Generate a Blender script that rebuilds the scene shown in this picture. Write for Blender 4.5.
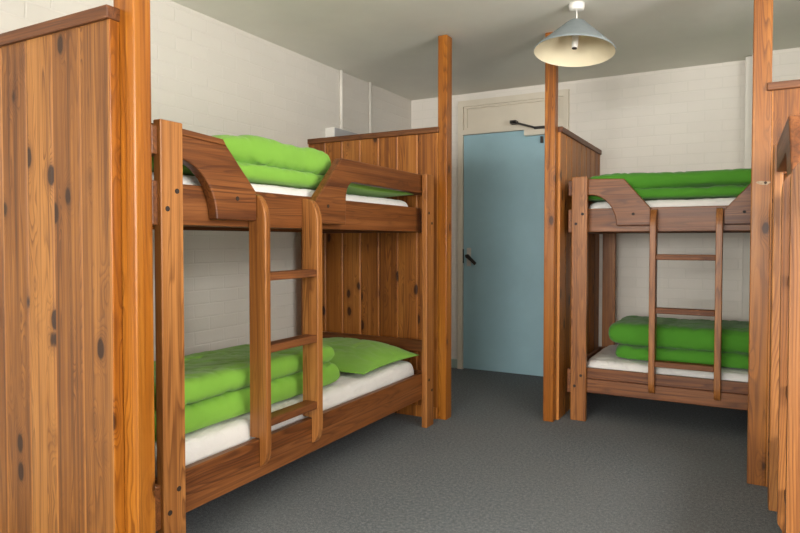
import bpy, bmesh, math, random
from mathutils import Vector, noise
random.seed(4)
PI = math.pi
for o in list(bpy.data.objects): bpy.data.objects.remove(o)
SC = bpy.context.scene
COL = SC.collection

# ------------------------------------------------------------------ camera
cd = bpy.data.cameras.new('camera'); cam = bpy.data.objects.new('camera', cd); COL.objects.link(cam)
cam.location = (2.6526, 0.0, 1.0992)
cam.rotation_euler = (PI/2 - .0266, 0, .5046)
cd.sensor_width = 36; cd.lens = 631.94/800*36
cd.shift_y = -8.7484/800; cd.clip_start = .02
SC.camera = cam

# ------------------------------------------------------------------ world, light, exposure
w = bpy.data.worlds.new('world'); SC.world = w; w.use_nodes = True
bg = w.node_tree.nodes['Background']
bg.inputs[0].default_value = (.80, .90, 1.0, 1); bg.inputs[1].default_value = 1.0
SC.view_settings.view_transform = 'Standard'
SC.view_settings.look = 'None'
SC.view_settings.gamma = 1
SC.view_settings.use_curve_mapping = False
SC.view_settings.exposure = 0.0

RX, YB, YF, H = 3.86, 5.011, -4.20, 2.35          # right wall, back wall, front wall, ceiling
def area(name, loc, rot, sx, sy, power, col):
    l = bpy.data.lights.new(name, 'AREA'); l.shape = 'RECTANGLE'; l.size = sx; l.size_y = sy
    l.energy = power; l.color = col
    o = bpy.data.objects.new(name, l); COL.objects.link(o); o.location = loc; o.rotation_euler = rot
    return o
# daylight through the two windows of the camera's end of the room
area('daylight_front', (1.95, YF-.12, 1.50), (PI/2, 0, 0), 3.1, 1.4, 415, (1, .965, .91))
area('daylight_right', (RX+.12, 1.30, 1.55), (PI/2, 0, PI/2), 2.2, 1.3, 182, (1, .965, .91))

# ------------------------------------------------------------------ node helpers
class G:
    def __init__(s, name):
        s.m = bpy.data.materials.new(name); s.m.use_nodes = True
        s.t = s.m.node_tree; s.n = s.t.nodes; s.l = s.t.links
        s.b = s.n['Principled BSDF']
    def N(s, ty, **kw):
        x = s.n.new(ty)
        for k, v in kw.items(): setattr(x, k, v)
        return x
    def set(s, sock, v):
        if hasattr(v, 'is_linked') or isinstance(v, bpy.types.NodeSocket): s.l.new(v, sock)
        else: sock.default_value = v
    def math(s, op, a, b=0.0, c=None, clamp=False):
        x = s.N('ShaderNodeMath', operation=op, use_clamp=clamp)
        s.set(x.inputs[0], a); s.set(x.inputs[1], b)
        if c is not None: s.set(x.inputs[2], c)
        return x.outputs[0]
    def comb(s, x, y, z):
        c = s.N('ShaderNodeCombineXYZ')
        for i, v in enumerate((x, y, z)): s.set(c.inputs[i], v)
        return c.outputs[0]
    def noise(s, vec, scale, detail=3, rough=.5, dist=0):
        n = s.N('ShaderNodeTexNoise'); s.l.new(vec, n.inputs['Vector'])
        n.inputs['Scale'].default_value = scale; n.inputs['Detail'].default_value = detail
        n.inputs['Roughness'].default_value = rough; n.inputs['Distortion'].default_value = dist
        return n.outputs['Fac']
    def ramp(s, fac, stops):
        r = s.N('ShaderNodeValToRGB'); e = r.color_ramp.elements
        while len(e) < len(stops): e.new(.5)
        for i, (p, c) in enumerate(stops):
            e[i].position = p; e[i].color = (c[0], c[1], c[2], 1) if not isinstance(c, (int, float)) else (c, c, c, 1)
        s.set(r.inputs[0], fac); return r.outputs[0]
    def mix(s, fac, a, b, mode='MIX'):
        x = s.N('ShaderNodeMix', data_type='RGBA', blend_type=mode)
        s.set(x.inputs[0], fac)
        for i, v in ((6, a), (7, b)):
            if isinstance(v, tuple): v = (v[0], v[1], v[2], 1)
            s.set(x.inputs[i], v)
        return x.outputs[2]
    def maprange(s, v, a, b, c, d):
        x = s.N('ShaderNodeMapRange'); s.set(x.inputs[0], v)
        for i, q in enumerate((a, b, c, d)): x.inputs[1+i].default_value = q
        return x.outputs[0]
    def bump(s, h, strength, dist):
        b = s.N('ShaderNodeBump'); b.inputs['Strength'].default_value = strength
        b.inputs['Distance'].default_value = dist; s.l.new(h, b.inputs['Height'])
        s.l.new(b.outputs[0], s.b.inputs['Normal'])
    def done(s, col, rough, spec=.5):
        s.set(s.b.inputs['Base Color'], col if not isinstance(col, tuple) else (*col[:3], 1))
        s.set(s.b.inputs['Roughness'], rough)
        s.b.inputs['Specular IOR Level'].default_value = spec
        return s.m

def wood(name, axis, light, mid, dark, board=None, knots=1.0, rough=.42, tone=.35, ring=42, spec=.4):
    g = G(name)
    tc = g.N('ShaderNodeTexCoord'); oi = g.N('ShaderNodeObjectInfo')
    sp = g.N('ShaderNodeSeparateXYZ'); g.l.new(tc.outputs['Object'], sp.inputs[0])
    c = {k: sp.outputs[i] for i, k in enumerate('xyz')}
    rnd = oi.outputs['Random']
    others = [k for k in 'xyz' if k != axis]
    al = g.math('ADD', c[axis], g.math('MULTIPLY', rnd, 23.7))
    a = g.math('ADD', c[others[0]], g.math('MULTIPLY', rnd, 7.13))
    b = g.math('ADD', c[others[1]], g.math('MULTIPLY', rnd, 11.9))
    tonev = rnd
    if board:
        bi = g.math('FLOOR', g.math('DIVIDE', g.math('SUBTRACT', c[board[0]], board[2]), board[1]))
        wn = g.N('ShaderNodeTexWhiteNoise', noise_dimensions='1D'); g.l.new(g.math('ADD', bi, g.math('MULTIPLY', rnd, 50)), wn.inputs['W'])
        tonev = wn.outputs['Value']
        al = g.math('ADD', al, g.math('MULTIPLY', tonev, 31.0))
        a = g.math('ADD', a, g.math('MULTIPLY', tonev, 5.3))
    # knots first: they bend the rings
    kv = g.comb(g.math('MULTIPLY', al, 4.6), g.math('MULTIPLY', a, 9.5), g.math('MULTIPLY', b, 9.5))
    vo = g.N('ShaderNodeTexVoronoi', feature='F1'); g.l.new(kv, vo.inputs['Vector']); vo.inputs['Scale'].default_value = 1.0
    kd = g.math('ADD', vo.outputs['Distance'], g.math('MULTIPLY', g.math('SUBTRACT', g.noise(kv, 5.0, 2), .5), .06))
    near = g.maprange(kd, .06, .50, 1.0, 0.0)
    n1 = g.noise(g.comb(g.math('MULTIPLY', al, .42), g.math('MULTIPLY', a, 7), g.math('MULTIPLY', b, 7)), 1.0, 2, .5)
    field = g.math('ADD', n1, g.math('MULTIPLY', g.math('MULTIPLY', near, near), .16*knots))
    rs = g.math('FRACT', g.math('MULTIPLY', field, ring))
    late = g.ramp(rs, [(0, .0), (.45, .12), (.85, 1.0), (1.0, .0)])
    patch = g.maprange(g.noise(g.comb(g.math('MULTIPLY', al, 1.1), g.math('MULTIPLY', a, 20), g.math('MULTIPLY', b, 20)), 1.0, 2), .38, .62, .15, .8)
    fib = g.noise(g.comb(g.math('MULTIPLY', al, 3), g.math('MULTIPLY', a, 170), g.math('MULTIPLY', b, 170)), 1.0, 3, .6)
    streak = g.noise(g.comb(g.math('MULTIPLY', al, .8), g.math('MULTIPLY', a, 48), g.math('MULTIPLY', b, 48)), 1.0, 3, .6)
    low = g.noise(g.comb(g.math('MULTIPLY', al, 1.0), g.math('MULTIPLY', a, 11), g.math('MULTIPLY', b, 11)), 1.0, 3, .55)
    t = g.math('ADD', g.math('MULTIPLY', g.math('SUBTRACT', low, .5), 1.2), g.math('ADD', .40, g.math('MULTIPLY', g.math('SUBTRACT', tonev, .5), tone*1.5)))
    t = g.math('ADD', t, g.math('MULTIPLY', g.math('SUBTRACT', streak, .5), 1.3))
    base = g.ramp(t, [(0.0, light), (.5, mid), (1.0, dark)])
    col = g.mix(g.math('MULTIPLY', late, patch), base, dark)
    col = g.mix(g.math('MULTIPLY', g.maprange(fib, .50, .72, 0, 1), .40), col, dark)
    lines = g.noise(g.comb(g.math('MULTIPLY', al, .7), g.math('MULTIPLY', a, 88), g.math('MULTIPLY', b, 88)), 1.0, 2, .5)
    col = g.mix(g.math('MULTIPLY', g.maprange(lines, .55, .66, 0, 1), .5), col, dark)
    if board and board[1] > .12:                            # paler board-joint edges: rubbed wear plus a bevel highlight painted into the colour
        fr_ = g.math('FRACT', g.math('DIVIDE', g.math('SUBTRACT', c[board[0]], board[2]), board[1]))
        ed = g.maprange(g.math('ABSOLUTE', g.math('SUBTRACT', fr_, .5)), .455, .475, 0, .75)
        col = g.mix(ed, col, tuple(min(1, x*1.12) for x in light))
    kn = g.maprange(kd, .10+(.03 if board and knots >= 1 else 0), .145+(.03 if board and knots >= 1 else 0), 1.0, 0.0)
    halo = g.maprange(kd, .11, .30, .55, 0.0)
    deep = tuple(x*.30 for x in dark)
    if knots > 0:
        col = g.mix(g.math('MULTIPLY', halo, knots, clamp=True), col, dark)
        col = g.mix(g.math('MULTIPLY', kn, .92*min(1, knots), clamp=True), col, deep)
    g.bump(g.math('SUBTRACT', g.math('MULTIPLY', fib, -1.0), g.math('MULTIPLY', late, .5)), .15, .002)
    rg = g.math('ADD', rough, g.math('MULTIPLY', g.math('SUBTRACT', low, .5), .15))
    return g.done(col, rg, spec)

def plain(name, col, rough=.5, var=.06, scale=8, bump=0, metal=0, spec=.4):
    g = G(name); tc = g.N('ShaderNodeTexCoord')
    n = g.noise(tc.outputs['Object'], scale, 4, .6)
    c = g.mix(g.maprange(n, .3, .7, 0, 1), tuple(x*(1-var) for x in col), tuple(min(1, x*(1+var)) for x in col))
    if bump: g.bump(g.noise(tc.outputs['Object'], scale*12, 3), bump, .003)
    g.b.inputs['Metallic'].default_value = metal
    return g.done(c, rough, spec)

def fabric(name, col, var=.1, weave=900, bump=.12, rough=.9):
    g = G(name); tc = g.N('ShaderNodeTexCoord')
    n = g.noise(tc.outputs['Object'], 5, 3, .5)
    c = g.mix(g.maprange(n, .3, .7, 0, 1), tuple(x*(1-var) for x in col), tuple(min(1, x*(1+var)) for x in col))
    cr = g.noise(tc.outputs['Object'], 26, 4, .55, .8)
    g.bump(cr, bump, .012)
    g.b.inputs['Sheen Weight'].default_value = .15
    return g.done(c, rough, .2)

def brick(name, ua, cb, cm, bs=.45):
    g = G(name); tc = g.N('ShaderNodeTexCoord')
    sp = g.N('ShaderNodeSeparateXYZ'); g.l.new(tc.outputs['Object'], sp.inputs[0])
    wob = g.noise(tc.outputs['Object'], 9, 3)
    u = g.math('ADD', sp.outputs['xy'.index(ua)], g.math('MULTIPLY', g.math('SUBTRACT', wob, .5), .010))
    v = g.math('ADD', sp.outputs[2], g.math('MULTIPLY', g.math('SUBTRACT', wob, .5), .008))
    vec = g.comb(u, v, 0.0)
    bt = g.N('ShaderNodeTexBrick'); g.l.new(vec, bt.inputs['Vector'])
    bt.offset = .5; bt.inputs['Scale'].default_value = 1.0
    bt.inputs['Brick Width'].default_value = .225; bt.inputs['Row Height'].default_value = .075
    bt.inputs['Mortar Size'].default_value = .0055; bt.inputs['Mortar Smooth'].default_value = .6
    bt.inputs['Bias'].default_value = -.2
    bt.inputs['Color1'].default_value = (*cb, 1); bt.inputs['Color2'].default_value = (*[x*.965 for x in cb], 1)
    bt.inputs['Mortar'].default_value = (*cm, 1)
    fine = g.noise(tc.outputs['Object'], 60, 4, .6)
    h = g.math('ADD', g.math('MULTIPLY', bt.outputs['Fac'], -1.0), g.math('MULTIPLY', fine, .30))
    g.bump(h, bs, .004)
    blot = g.noise(tc.outputs['Object'], 2.2, 4, .6)
    col = g.mix(g.maprange(blot, .35, .7, 0, .10), bt.outputs['Color'], (.50, .47, .42))
    return g.done(col, .62, .3)

def carpet():
    g = G('carpet'); tc = g.N('ShaderNodeTexCoord')
    f = g.noise(tc.outputs['Object'], 230, 2, .7); f2 = g.noise(tc.outputs['Object'], 70, 3, .7)
    big = g.noise(tc.outputs['Object'], 1.6, 4, .6)
    t = g.math('ADD', g.math('MULTIPLY', f, .6), g.math('MULTIPLY', f2, .4))
    c = g.ramp(t, [(.32, (.060, .068, .074)), (.5, (.148, .164, .174)), (.68, (.315, .342, .356))])
    c = g.mix(g.maprange(big, .35, .7, 0, .3), c, (.21, .218, .218), 'MIX')
    g.bump(t, .5, .006)
    return g.done(c, .95, .1)

# ------------------------------------------------------------------ materials
PL, PM, PD = (.52, .205, .042), (.375, .128, .019), (.125, .034, .006)      # pine panelling
RL, RM, RD = (.265, .096, .027), (.180, .058, .013), (.066, .018, .005)      # darker stained bunk rails
SL, SM, SD = (.46, .195, .054), (.325, .120, .026), (.130, .040, .009)       # bunk posts, ladder
OL, OM, OD = (.46, .178, .024), (.325, .103, .009), (.130, .034, .004)       # glossy orange posts
M = dict(
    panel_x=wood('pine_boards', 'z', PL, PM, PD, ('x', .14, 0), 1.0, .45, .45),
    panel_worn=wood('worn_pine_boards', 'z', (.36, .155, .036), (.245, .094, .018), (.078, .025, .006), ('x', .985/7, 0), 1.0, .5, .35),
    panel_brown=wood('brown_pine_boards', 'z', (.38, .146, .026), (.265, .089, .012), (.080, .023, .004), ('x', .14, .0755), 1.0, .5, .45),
    post_brown=wood('brown_pine_post', 'z', (.35, .134, .022), (.245, .080, .010), (.085, .024, .004), None, .9, .4, .2, 30),
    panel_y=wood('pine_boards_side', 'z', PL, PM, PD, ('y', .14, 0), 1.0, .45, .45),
    post=wood('orange_pine_post', 'z', OL, OM, OD, None, .9, .3, .2, 30),
    cap_x=wood('cap_rail_wood', 'x', tuple(.8*q for q in RL), tuple(.7*q for q in RM), tuple(.7*q for q in RD), None, .2, .45),
    cap_y=wood('cap_rail_wood_side', 'y', RL, RM, RD, None, .2, .45),
    rail=wood('bunk_rail_wood', 'x', RL, RM, RD, ('z', .11, .03), .15, .42, .3, 26),
    endrail=wood('bunk_end_wood', 'y', RL, RM, RD, None, .15, .42, .3, 26),
    bpost=wood('bunk_post_wood', 'z', SL, SM, SD, None, .25, .40, .25, 30),
    stile=wood('ladder_wood', 'z', SL, SM, SD, None, .15, .40, .3, 26),
    rung=wood('ladder_rung_wood', 'x', RL, RM, RD, None, .0, .55, .2, 26),
    ply=wood('bed_base_wood', 'x', SL, SM, SD, None, .2, .6),
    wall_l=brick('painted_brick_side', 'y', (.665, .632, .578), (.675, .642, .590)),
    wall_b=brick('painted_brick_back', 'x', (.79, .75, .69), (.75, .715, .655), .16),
    ceil=plain('ceiling_paint', (.78, .77, .70), .85, .04, 2, .2),
    carpet=carpet(),
    sheet=fabric('white_cotton', (.76, .75, .73), .03, bump=.6),
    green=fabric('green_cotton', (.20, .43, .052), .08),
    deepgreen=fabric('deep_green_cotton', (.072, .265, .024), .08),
    cream=plain('cream_gloss_paint', (.70, .64, .53), .4, .03, 4),
    blue=plain('blue_door_paint', (.32, .51, .585), .45, .05, 3),
    skirt=plain('sage_paint', (.36, .46, .42), .5, .05),
    white=plain('white_plastic', (.82, .81, .77), .4, .02),
    whitepaint=plain('white_paint', (.72, .69, .63), .5, .04),
    grey=plain('grey_enamel', (.36, .36, .37), .45, .05),
    shade=plain('grey_lampshade', (.22, .255, .265), .8, .05, 30, .1),
    lining=plain('cream_lining', (.80, .72, .52), .7, .05, 6),
    steel=plain('brushed_steel', (.62, .61, .58), .4, .1, 20, 0, .4),
    dark=plain('dark_metal', (.035, .03, .028), .45, .1, 20, 0, .3),
    hole=plain('bolt_dark', (.03, .018, .012), .7, .1),
    filler=plain('pale_filler', (.40, .29, .19), .7, .4, 60),
)
def glass():
    g = G('window_glass'); tr = g.N('ShaderNodeBsdfTransparent'); gl = g.N('ShaderNodeBsdfGlossy')
    gl.inputs['Roughness'].default_value = .02
    mx = g.N('ShaderNodeMixShader'); mx.inputs[0].default_value = .06
    g.l.new(tr.outputs[0], mx.inputs[1]); g.l.new(gl.outputs[0], mx.inputs[2])
    g.l.new(mx.outputs[0], g.n['Material Output'].inputs['Surface']); return g.m
M['glass'] = glass()

# ------------------------------------------------------------------ mesh helpers
def obj(name, bm, mat, parent=None, smooth=False, bevel=0, seg=2):
    if bevel:
        bmesh.ops.remove_doubles(bm, verts=bm.verts, dist=1e-6)
        es = [e for e in bm.edges if len(e.link_faces) == 2 and e.calc_face_angle(0) > .6]
        bmesh.ops.bevel(bm, geom=es, offset=bevel, segments=seg, affect='EDGES', profile=.5, clamp_overlap=True)
    bmesh.ops.recalc_face_normals(bm, faces=bm.faces)
    me = bpy.data.meshes.new(name); bm.to_mesh(me); bm.free()
    me.materials.append(M[mat] if isinstance(mat, str) else mat)
    if smooth:
        for p in me.polygons: p.use_smooth = True
    o = bpy.data.objects.new(name, me); COL.objects.link(o)
    if parent: o.parent = parent
    return o
def box(x0, x1, y0, y1, z0, z1, bm=None):
    bm = bm or bmesh.new()
    v = [bm.verts.new((x, y, z)) for z in (z0, z1) for y in (y0, y1) for x in (x0, x1)]
    for f in ((0, 1, 3, 2), (4, 6, 7, 5), (0, 4, 5, 1), (2, 3, 7, 6), (0, 2, 6, 4), (1, 5, 7, 3)):
        bm.faces.new([v[i] for i in f])
    return bm
def prism(pts, fn, t0, t1, bm=None):
    """extrude a 2-D outline between t0 and t1; fn(u, v, t) -> xyz"""
    bm = bm or bmesh.new()
    A = [bm.verts.new(fn(u, v, t0)) for u, v in pts]; B = [bm.verts.new(fn(u, v, t1)) for u, v in pts]
    n = len(pts)
    bm.faces.new(A); bm.faces.new(B[::-1])
    for i in range(n): bm.faces.new((A[i], B[i], B[(i+1) % n], A[(i+1) % n]))
    return bm
def lathe(prof, seg=32, bm=None, caps=True, c=(0, 0)):
    bm = bm or bmesh.new(); rings = []
    for r, z in prof:
        rings.append([bm.verts.new((c[0]+r*math.cos(2*PI*i/seg), c[1]+r*math.sin(2*PI*i/seg), z)) for i in range(seg)])
    for a, b in zip(rings, rings[1:]):
        for i in range(seg): bm.faces.new((a[i], a[(i+1) % seg], b[(i+1) % seg], b[i]))
    if caps:
        bm.faces.new(rings[0][::-1]); bm.faces.new(rings[-1])
    return bm
def disc(p, axis, r, t, seg=14, bm=None):
    """short rod along +axis from p"""
    bm = bm or bmesh.new(); rr = []
    for k in (0, 1):
        ring = []
        for i in range(seg):
            a = 2*PI*i/seg; u, v = r*math.cos(a), r*math.sin(a); d = t*k
            ring.append(bm.verts.new({'x': (p[0]+d, p[1]+u, p[2]+v), 'y': (p[0]+u, p[1]+d, p[2]+v), 'z': (p[0]+u, p[1]+v, p[2]+d)}[axis]))
        rr.append(ring)
    for i in range(seg): bm.faces.new((rr[0][i], rr[0][(i+1) % seg], rr[1][(i+1) % seg], rr[1][i]))
    bm.faces.new(rr[0][::-1]); bm.faces.new(rr[1])
    return bm
def tag(o, label, cat, group=None):
    o['label'] = label; o['category'] = cat
    if group: o['group'] = group
    return o
def thing(name, label, cat, loc=(0, 0, 0), rz=0, group=None):
    o = bpy.data.objects.new(name, None); COL.objects.link(o); o.empty_display_size = .1
    o.location = loc; o.rotation_euler = (0, 0, rz)
    return tag(o, label, cat, group)
def struct(o):
    o['kind'] = 'structure'; return o

# ------------------------------------------------------------------ room shell
struct(obj('floor', box(-.15, RX+.15, YF-.15, YB+.15, -.12, 0), 'carpet'))
struct(obj('ceiling', box(-.15, RX+.15, YF-.15, YB+.15, H, H+.12), 'ceil'))
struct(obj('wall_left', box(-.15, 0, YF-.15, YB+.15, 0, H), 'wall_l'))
DX0, DX1, DZ = .517, 1.360, 1.994                       # door leaf
FX0, FX1, FZ = .468, 1.405, 2.285                       # frame outer
bm = box(0, FX0+.01, YB, YB+.15, 0, H); box(FX1-.01, RX, YB, YB+.15, 0, H, bm); box(FX0+.01, FX1-.01, YB, YB+.15, FZ-.01, H, bm)
struct(obj('wall_back', bm, 'wall_b'))
struct(obj('wall_corner', box(2.655, RX, 4.855, YB, 0, H), 'wall_b'))
struct(obj('trim_1', box(2.615, 2.658, 4.90, YB, 0, 2.345), 'whitepaint', bevel=.004))
# right wall and front wall each with a window opening behind the camera
bm = box(RX, RX+.15, YF-.15, .15, 0, H); box(RX, RX+.15, 2.45, YB+.15, 0, H, bm)
box(RX, RX+.15, .15, 2.45, 0, .8, bm); box(RX, RX+.15, .15, 2.45, 2.2, H, bm)
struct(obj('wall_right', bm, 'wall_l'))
bm = box(0, .4, YF-.15, YF, 0, H); box(3.5, RX, YF-.15, YF, 0, H, bm)
box(.4, 3.5, YF-.15, YF, 0, .8, bm); box(.4, 3.5, YF-.15, YF, 2.2, H, bm)
struct(obj('wall_front', bm, 'wall_b'))
def window(name, f, a0, a1):
    r = bpy.data.objects.new(name, None); COL.objects.link(r); r['kind'] = 'structure'
    bmf = bmesh.new(); n = 4
    for i in range(n+1):
        c = a0 + (a1-a0)*i/n; lo = max(a0, c-.025); hi = min(a1, c+.025)
        f(lo, hi, .80, 2.20, bmf)
    f(a0, a1, .80, .85, bmf); f(a0, a1, 2.15, 2.20, bmf)
    obj('window_frame', bmf, 'white', r)
    bmg = bmesh.new(); f(a0+.02, a1-.02, .83, 2.17, bmg, .022); obj('window_pane', bmg, 'glass', r)
window('window_1', lambda a, b, z0, z1, bm, e=0: box(a, b, YF-.07+e, YF-.02-e, z0, z1, bm), .4, 3.5)
window('window_2', lambda a, b, z0, z1, bm, e=0: box(RX+.02+e, RX+.07-e, a, b, z0, z1, bm), .15, 2.45)
# skirting
struct(obj('baseboard_back', box(0, FX0, YB-.015, YB, 0, .075), 'skirt', bevel=.003))
struct(obj('baseboard_left', box(0, .015, 3.50, YB-.015, 0, .075), 'skirt', bevel=.003))
# door frame with the blank panel above the door
bm = box(FX0, DX0-.003, YB-.035, YB+.06, 0, FZ); box(DX1+.003, FX1, YB-.035, YB+.06, 0, FZ, bm)
box(DX0-.003, DX1+.003, YB-.035, YB+.06, FZ-.05, FZ, bm); box(DX0-.003, DX1+.003, YB-.035, YB+.06, DZ+.004, DZ+.045, bm)
fr = struct(obj('trim_2', bm, 'cream'))
bm = box(DX0-.003, DX1+.003, YB+.0, YB+.03, DZ+.045, FZ-.05)
tp = obj('over_door_panel', bm, 'cream', fr)
bm = bmesh.new()
for (a, b, c, d) in ((DX0+.0, DX1, DZ+.045, DZ+.062), (DX0, DX1, FZ-.067, FZ-.05), (DX0, DX0+.026, DZ+.062, FZ-.067), (DX1-.026, DX1, DZ+.062, FZ-.067)):
    box(a, b, YB-.018, YB+.0, c, d, bm)
obj('panel_bead', bm, 'cream', fr)
door = struct(obj('door_1', box(DX0, DX1, YB-.022, YB+.02, .008, DZ), 'blue', bevel=.002))
hp = obj('handle_plate', box(.548, .588, YB-.030, YB-.022, .885, 1.04), 'steel', door, bevel=.004)
bm = disc((.568, YB-.075, .975), 'y', .011, .046); obj('lever_spindle', bm, 'steel', hp)
bm = bmesh.new(); prism([(.552, .982), (.580, .988), (.655, .915), (.640, .895), (.600, .930), (.556, .962)], lambda u, v, t: (u, t, v), YB-.080, YB-.064, bm)
obj('lever', bm, 'dark', hp, bevel=.004)
obj('latch_plate', box(DX0-.006, DX0+.004, YB-.032, YB-.02, .91, 1.03), 'dark', door)
cl = obj('door_closer', box(1.06, 1.30, YB-.075, YB-.022, 1.943, 1.992), 'cream', door, bevel=.006)
bm = prism([(.965, 2.052), (.972, 2.066), (1.165, 2.002), (1.158, 1.988)], lambda u, v, t: (u, t, v), YB-.100, YB-.086); obj('closer_arm', bm, 'dark', cl, bevel=.002)
bm = prism([(1.15, 1.985), (1.15, 2.005), (1.24, 2.005), (1.24, 1.985)], lambda u, v, t: (u, t, v), YB-.100, YB-.04); obj('closer_arm', bm, 'dark', cl, bevel=.002)
obj('closer_spindle', disc((1.20, YB-.05, 1.88), 'z', .012, .05), 'dark', cl)
obj('arm_bracket', box(.950, 1.0, YB-.100, YB-.035, 2.045, 2.07), 'dark', cl)

# conduits and box on the left wall
tag(obj('conduit', lathe([(.0135, 1.905), (.0135, H)], 12, c=(.013, 3.885)), 'whitepaint', smooth=True), 'white painted vertical conduit running up the brick wall from the grey wall box', 'conduit')
tag(obj('conduit', lathe([(.0125, .075), (.0125, H)], 12, c=(.013, 4.29)), 'whitepaint', smooth=True), 'white painted vertical conduit on the brick wall nearest the room corner', 'conduit')
bx_ = thing('wall_box', 'small white box with grey front on left brick wall behind the middle partition', 'wall box', (0, 3.70, 1.80))
obj('box_body', box(0, .078, 0, .34, 0, .104), 'white', bx_, bevel=.004)
obj('front_panel', box(.078, .084, .004, .336, .004, .100), 'grey', bx_, bevel=.002)

# ------------------------------------------------------------------ partitions
def boards(length, t, height, z0=.0, w=.14, grain='x'):
    """tongue and groove boarding, both faces v-grooved, running along +x (or +y)"""
    pts = []; n = max(1, math.ceil(length/w - 1e-6)); gv = .0075
    for i in range(n):
        a, b = i*w, min((i+1)*w, length)
        pts += [(a + (gv if i else 0), 0), (b - gv if i < n-1 else b, 0)]
        if i < n-1: pts.append((b, gv*1.1))
    back = []
    for i in range(n-1, -1, -1):
        a, b = i*w, min((i+1)*w, length)
        back += [(b - gv if i < n-1 else b, t), (a + (gv if i else 0), t)]
        if i > 0: back.append((a, t - gv*1.1))
    pts += back
    fn = (lambda u, v, tt: (u, v, tt)) if grain == 'x' else (lambda u, v, tt: (v, u, tt))
    return prism(pts, fn, z0, height)
ZP = 1.795
# A: nearest, boards on the camera side of the post
t = thing('bay_divider', 'nearest pine board partition at the left edge beside tall orange post', 'divider', (0, 1.235, 0))
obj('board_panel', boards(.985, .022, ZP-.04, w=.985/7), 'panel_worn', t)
obj('end_strip', box(.9855, .992, -.002, .032, 0, ZP-.04), 'post', t, bevel=.002)
obj('cap_rail', box(0, .994, -.012, .040, ZP-.04, ZP), 'cap_x', t, bevel=.004)
obj('post', box(.962, 1.054, .033, .095, 0, H), 'post', t, bevel=.004)
# B: behind the far end of the left bunk
t = thing('bay_divider', 'pine board partition at the far end of the left bunk bed, with ceiling-high post', 'divider', (0, 3.505, 0))
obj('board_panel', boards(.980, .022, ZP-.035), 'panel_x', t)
obj('cap_rail', box(0, .990, -.014, .036, ZP-.035, ZP), 'cap_x', t, bevel=.004)
obj('skirting_strip', box(.0, .978, -.012, 0, .0, .07), 'panel_x', t, bevel=.003)
obj('post', box(.980, 1.040, .0, .078, 0, H-.004), 'post', t, bevel=.004)
# C: beside the door, running back to the end wall
t = thing('bay_divider', 'pine board partition between the blue door and the right-hand bunk bed, lampshade above its post', 'divider', (1.620, 3.846, 0))
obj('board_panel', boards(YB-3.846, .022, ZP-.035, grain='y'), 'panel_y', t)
obj('cap_rail', box(-.012, .034, 0, YB-3.846, ZP-.035, ZP), 'cap_y', t, bevel=.004)
obj('post', box(-.057, .007, -.068, -.001, 0, H), 'post', t, bevel=.004)
# D: right, behind the third bunk
t = thing('bay_divider', 'pine board partition at the right edge with scuffed post hiding a bunk end', 'divider', (2.657, 3.24, 0))
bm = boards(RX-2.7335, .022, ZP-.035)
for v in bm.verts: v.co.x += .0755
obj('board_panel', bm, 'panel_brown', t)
obj('cap_rail', box(.056, RX-2.657, -.014, .036, ZP-.035, ZP), 'cap_x', t, bevel=.004)
pst = obj('post', box(0, .075, .0, .065, 0, H), 'post_brown', t, bevel=.004)
bm = bmesh.new(); pts = [(.036+.026*math.cos(a)*(1+.25*math.sin(3*a)), 1.356+.010*math.sin(a)*(1+.3*math.cos(2*a+1))) for a in [2*PI*i/18 for i in range(18)]]
prism([(u+.012, v) for u, v in pts], lambda u, v, tt: (u, tt, v), -.0012, .001, bm); fl = obj('filler_patch', bm, 'filler', pst); fl['label'] = 'pale filler patch on post'
obj('screw_hole', disc((.056, -.0025, 1.357), 'y', .006, .002), 'hole', pst)

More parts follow.
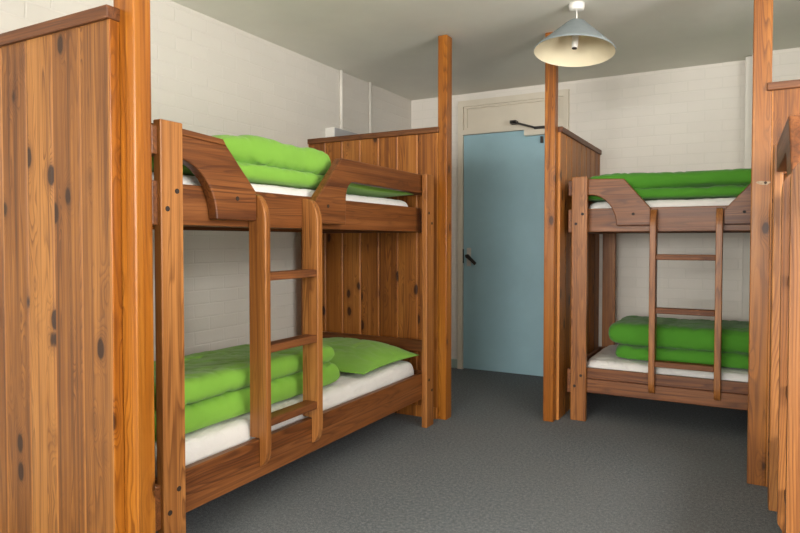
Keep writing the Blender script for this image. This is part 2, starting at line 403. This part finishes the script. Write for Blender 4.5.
# ------------------------------------------------------------------ bunk beds
BL, BD = 1.992, .92
def arc(cx, cz, rx, rz, a0, a1, n=10):
    return [(cx+rx*math.cos(a0+(a1-a0)*i/n), cz+rz*math.sin(a0+(a1-a0)*i/n)) for i in range(n+1)]
XZ = lambda u, v, t: (u, t, v)
def make_bunk(label, loc, rz, P):
    BD = P.get('BD', .92)
    t = thing('bunk_bed', label, 'bunk bed', loc, rz, 'pine bunk beds of the dormitory')
    HP = 1.488; pt = .034; G0 = P.get('gD', .040); RD0 = G0+.043; gl = .004 if G0 > .034 else .0925
    for L0 in (0, BL-.092):
        for D0, D1 in ((0, pt), (BD-pt, BD)):
            p = obj('post', box(L0, L0+.092, D0, D1, 0, HP), 'bpost', t, bevel=.004)
            if D0 == 0:
                for (l, z) in ((.065, 1.262), (.026, 1.203), (.062, .279), (.024, .212)):
                    ll = L0 + (l if L0 == 0 else .092-l)
                    obj('bolt', disc((ll, -.0015, z), 'y', .0088, .004), 'hole', p)
    # rails
    g = obj('upper_rail', box(.004, BL-.004, RD0, RD0+.032, 1.154, 1.297), 'rail', t, bevel=.004)
    obj('upper_rail', box(.004, BL-.004, BD-.068, BD-.036, 1.154, 1.297), 'rail', t, bevel=.004)
    if P['step']:
        obj('lower_rail', box(.004, BL-.004, .0345, .068, .172, .257), 'rail', t, bevel=.004)
        obj('mattress_ledge', box(.004, BL-.004, .042, .068, .2575, .322), 'rail', t, bevel=.003)
    else:
        obj('lower_rail', box(.004, BL-.004, .0345, .068, .166, .317), 'rail', t, bevel=.004)
    obj('lower_rail', box(.004, BL-.004, BD-.068, BD-.0345, .168, .317), 'rail', t, bevel=.004)
    # short guard with the arched cut-out (foot end)
    zt, zb = 1.480, P['gz']; e, c, bl = P['g1_end'], P['g1_cor'], P['g1_bl']
    z_ar = 1.377
    out = [(gl, zt), (c, 1.469), (e, 1.290), (e, zb), (bl, zb)]
    out += [(bl-(bl-.10)*(1-math.cos(a)), zb+(z_ar-zb)*math.sin(a)) for a in [PI/2*i/14 for i in range(1, 15)]]
    out += [(gl, z_ar)]
    gd = obj('guard_panel', prism(out, XZ, G0, G0+.0425), 'rail', t, bevel=.005)
    obj('bolt', disc((bl+(e-bl)*.5, G0-.0015, 1.258), 'y', .0085, .004), 'hole', gd)
    if P.get('lip'):
        obj('guard_lip', prism([(.0925, 1.4795), (c-.004, 1.4688), (c+.012, 1.447), (.0925, 1.457)], XZ, G0-.007, G0-.0002), 'rail', t, bevel=.003)
    # long guard with the slot (head end)
    s, c2 = P['g2_start'], P['g2_cor']
    sl = c2+.032
    out = [(s, zb), (s, 1.27), (c2, 1.490), (BL-gl, 1.487), (BL-gl, 1.376)]
    out += [(sl+.10, 1.384)] + [(sl+.072-.07*math.sin(a), 1.384-.086*(1-math.cos(a))) for a in [PI/2*i/10 for i in range(0, 11)]]
    out += [(sl, zb)]
    gd = obj('guard_panel', prism(out, XZ, G0, G0+.0425), 'rail', t, bevel=.005)
    obj('bolt', disc((s+.10, G0-.0015, 1.258), 'y', .0085, .004), 'hole', gd)
    # ladder stiles: broad boards standing out from the rails, rounded at the outer corners
    TZ, RZ = P.get('tz', 1.283), P.get('rz', .113)
    prof = [(RD0-.0005, TZ+.001), (.060, TZ)] + [(.060-.063*math.sin(a), TZ-RZ+RZ*math.cos(a)) for a in [PI/2*i/9 for i in range(1, 10)]]
    prof = [(u if u > .03 else u+P.get('so', 0)*(1-u/.03), v) for u, v in prof]
    prof += [(-.003+P.get('so', 0), .285)] + [(.034-.037*math.cos(a), .285-.075*math.sin(a)) for a in [PI/2*i/7 for i in range(1, 8)]]
    prof += [(.034, .321), (RD0-.0005, .323)]
    for a, b in P['st']:
        obj('ladder_stile', prism(prof, lambda u, v, tt: (tt, u, v), a, b), 'stile', t, bevel=.003)
    for z in P['rungs']:
        obj('ladder_rung', box(P['st'][0][1]+.0002, P['st'][1][0]-.0002, .002, .066, z-.016, z+.016), 'rung', t, bevel=.004)
    # end boards, outside the posts
    for L0, L1 in ((-.024, -.0005), (BL+.0005, BL+.024)):
        for z0, z1 in ((1.375, 1.468), (1.150, 1.292), (.165, .312)):
            obj('end_board', box(L0, L1, .012, BD-.012, z0, z1), 'endrail', t, bevel=.004)
    # bases
    for z in (1.172, .205):
        bm = bmesh.new()
        for k in range(13):
            l0 = .03+k*.1485; box(l0, l0+.13, .11 if z > 1 else .069, BD-.07, z, z+.018, bm)
        obj('bed_base', bm, 'ply', t)
    obj('head_board', box(BL+.0005, BL+.024, .012, BD-.012, .43, .50), 'endrail', t, bevel=.004)
    if P.get('mirror'):                                   # this bunk stands the other way round
        for o in [t.children_recursive][0]:
            for v in o.data.vertices: v.co.x = BL - v.co.x
            o.data.flip_normals()
    return t
P1 = dict(step=False, lip=True, gz=1.177, g1_end=.492, g1_cor=.314, g1_bl=.282, st=((.493, .523), (.832, .867)), g2_start=.870, g2_cor=1.085, rungs=(.959, .673, .381))
P2 = dict(step=True, BD=.97, gz=1.190, g1_end=.446, g1_cor=.294, g1_bl=.254, st=((.447, .481), (.788, .822)), g2_start=.825, g2_cor=1.02, rungs=(1.006, .697, .387))
P3 = dict(step=False, mirror=True, gD=.010, gz=1.177, g1_end=.706, g1_cor=.51, g1_bl=.43, st=((.707, .738), (1.040, 1.072)), so=-.010, tz=1.312, rz=.062, g2_start=1.074, g2_cor=1.256, rungs=(.985, .672, .375))
B1 = make_bunk('wooden bunk bed along the left wall with bright green bedding on both tiers', (1.010, 1.398, 0), PI/2, P1)
B2 = make_bunk('wooden bunk bed against the back wall between the door partition and the scuffed post', (1.703, 3.885, 0), 0, P2)
B3 = make_bunk('wooden bunk bed at the right edge seen end on, only its ladder and guard showing', (2.734, 3.05, 0), -PI/2+.014, P3)

# ------------------------------------------------------------------ bedding
def fbm(p, s, seed): 
    return noise.noise(Vector((p[0]*s[0]+seed, p[1]*s[1]+seed*1.7, p[2]*s[2]-seed)))
def cushion(bm, L0, L1, D0, D1, z0, z1, ex=6, pw=.5, nu=90, nv=50, seed=1, wr=.006, lump=.012, flat=0, pinch=0, sag=None, rim=.35):
    """a soft filled slab: two sheets meeting in a rounded rim; flat>0 keeps the underside level"""
    cz = z0+(z1-z0)*.5 if not flat else z0+(z1-z0)*rim
    def cs(i, n):
        x = -1+2*i/n; return math.sin(x*PI/2)*.55+x*.45 if abs(x) < 1 else x
    grid = {}; eu, ev = ex if isinstance(ex, tuple) else (ex, ex)
    for s in (1, -1):
        for i in range(nu+1):
            for j in range(nv+1):
                u, v = cs(i, nu), cs(j, nv)
                edge = i in (0, nu) or j in (0, nv)
                if s == -1 and edge: grid[s, i, j] = grid[1, i, j]; continue
                pr = max(0, (1-abs(u)**eu))**pw*max(0, (1-abs(v)**ev))**pw
                # rounded plan corners
                k = 1-.035*(abs(u)**6)*(abs(v)**6)*(1 if not pinch else 0)
                uu, vv = u*k, v*k
                if pinch:
                    uu *= 1-pinch*(1-abs(v)**2.2)*abs(u)**3*.6; vv *= 1-pinch*(1-abs(u)**2.2)*abs(v)**3*.6
                x = (L0+L1)/2+uu*(L1-L0)/2; y = (D0+D1)/2+vv*(D1-D0)/2
                h = (z1-cz) if s > 0 else (cz-z0)
                z = cz+s*h*pr
                p = (x, y, s*.3)
                a = fbm(p, (2.2, 3, 1), seed)*lump*pr
                q = (p[0]+.03*fbm(p, (6, 6, 1), seed+2), p[1]+.03*fbm(p, (6, 6, 1), seed+4), p[2])
                r = -(max(0, 1-abs(fbm(q, (6, 8, 1), seed+5))*5)**1.5*1.1 + max(0, 1-abs(fbm(q, (15, 6, 2), seed+9))*4)**1.5*.8)*wr*pr
                if s > 0 or not flat: z += s*(a+r)
                if sag and s > 0: z += sag(u, v)*pr
                x += fbm((x, y, z), (5, 6, 9), seed+3)*lump*.8; y += fbm((x, y, z), (4, 6, 11), seed+13)*lump*.8
                grid[s, i, j] = bm.verts.new((x, y, z))
    for s in (1, -1):
        for i in range(nu):
            for j in range(nv):
                q = [grid[s, i, j], grid[s, i+1, j], grid[s, i+1, j+1], grid[s, i, j+1]]
                bm.faces.new(q if s > 0 else q[::-1])
    return bm
def place(o, bunk, label, cat, group):
    o.location = bunk.location; o.rotation_euler = bunk.rotation_euler
    return tag(o, label, cat, group)

def mattress(bunk, z0, z1, label, seed, d0=.119):
    bm = cushion(bmesh.new(), .045, BL-.022, d0, BD-.075, z0, z1, (40, 24), .35, 130, 70, seed, .004, .002, flat=1)
    return place(obj('mattress', bm, 'sheet', smooth=True), bunk, label, 'mattress', 'mattresses in white sheets')
mattress(B1, 1.191, 1.342, 'white sheeted mattress on the upper tier of the left bunk bed', 1)
mattress(B1, .224, .386, 'white sheeted mattress on the lower tier of the left bunk bed', 2, .087)
mattress(B2, 1.191, 1.346, 'white sheeted mattress on the upper tier of the back wall bunk', 3)
mattress(B2, .224, .362, 'white sheeted mattress on the lower tier of the back wall bunk', 4, .087)

def duvet(bunk, L0, L1, D0, D1, zs, mat, label, seed, sag=None, t0=.02, t1=-.045):
    bm = bmesh.new()
    cushion(bm, L0, L1, D0, D1, zs[0], zs[1]+.012, (24, 11), .42, 120, 60, seed, .008, .010, flat=1)
    cushion(bm, L0+t0, L1+t1, D0, D1+.015, zs[1]-.006, zs[2], (20, 10), .42, 140, 70, seed+20, .007, .012, sag=sag)
    # the fold: one roll of the same cover joining the two layers at the wall side
    cushion(bm, L0+.04, L1-.06, D1-.10, D1+.03, zs[0]+.016, zs[2]-.04, 4, .5, 80, 24, seed+40, .004, .01)
    return place(obj('folded_duvet', bm, mat, smooth=True), bunk, label, 'duvet', 'folded green duvets')
duvet(B1, .07, 1.215, .120, .70, (.3885, .497, .603), 'green', 'bright green folded duvet on the lower tier of the left bunk bed', 31, sag=lambda u, v: -.030*(v+1))
duvet(B1, .07, 1.19, .130, .66, (1.3445, 1.412, 1.545), 'green', 'bright green folded duvet on the upper tier of the left bunk bed', 47, sag=lambda u, v: -.095*max(0, -u+.05)**1.2, t1=-.03)
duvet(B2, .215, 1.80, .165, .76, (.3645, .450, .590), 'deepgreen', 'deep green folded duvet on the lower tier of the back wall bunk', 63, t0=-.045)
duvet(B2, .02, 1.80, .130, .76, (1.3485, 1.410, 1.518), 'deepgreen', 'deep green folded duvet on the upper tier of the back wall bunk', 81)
def pillow(bunk, L0, L1, D0, D1, z0, z1, label, seed):
    bm = cushion(bmesh.new(), L0, L1, D0, D1, z0, z1, 2.6, .62, 70, 80, seed, .006, .012, flat=1, pinch=.12, rim=.22, sag=lambda u, v: .018*u)
    return place(obj('pillow', bm, 'green', smooth=True), bunk, label, 'pillow', 'green pillows')
pillow(B1, 1.33, 1.965, .080, .83, .3885, .508, 'green pillow at the head of the lower tier of the left bunk', 7)
pillow(B1, 1.23, 1.95, .105, .80, 1.3445, 1.480, 'green pillow on the upper left bunk, seen through the guard slot', 9)

# ------------------------------------------------------------------ ceiling lamp
lp = thing('pendant_lamp', 'ceiling pendant lamp with grey cone shade and cream lining', 'lamp', (1.841, 3.398, H))
obj('ceiling_rose', lathe([(.030, -.036), (.037, -.032), (.040, -.020), (.041, -.001)], 32), 'white', lp, smooth=True)
obj('flex', lathe([(.0035, -.11), (.0035, -.034)], 10), 'white', lp, smooth=True)
T = Vector((1.833-2.6526, 3.398, 0)).normalized(); tilt = math.radians(6.5)
from mathutils import Matrix
RT = Matrix.Rotation(math.radians(4), 4, T) @ Matrix.Rotation(tilt, 4, Vector((-T.y, T.x, 0)))
def tilted(bm):
    bmesh.ops.transform(bm, matrix=Matrix.Translation((0, 0, -.090)) @ RT @ Matrix.Translation((0, 0, .075)), verts=bm.verts); return bm
bm = lathe([(.044, -.082), (.205, -.232), (.209, -.238), (.2075, -.244)], 64, caps=False)
sh = obj('lamp_shade', tilted(bm), 'shade', lp, smooth=True)
bm = lathe([(.040, -.084), (.201, -.234), (.2072, -.244)], 64, caps=False)
obj('shade_lining', tilted(bm), 'lining', lp, smooth=True)
bm = lathe([(.012, -.087), (.044, -.083)], 40, caps=False)
obj('shade_ring', tilted(bm), 'white', lp)
bm = lathe([(.0165, -.085), (.0175, -.12), (.0165, -.205), (.0150, -.222)], 24)
ho = obj('lamp_holder', tilted(bm), 'white', lp, smooth=True)
bm = lathe([(.0130, -.226), (.0130, -.2215)], 24); obj('contact_plate', tilted(bm), 'dark', ho)
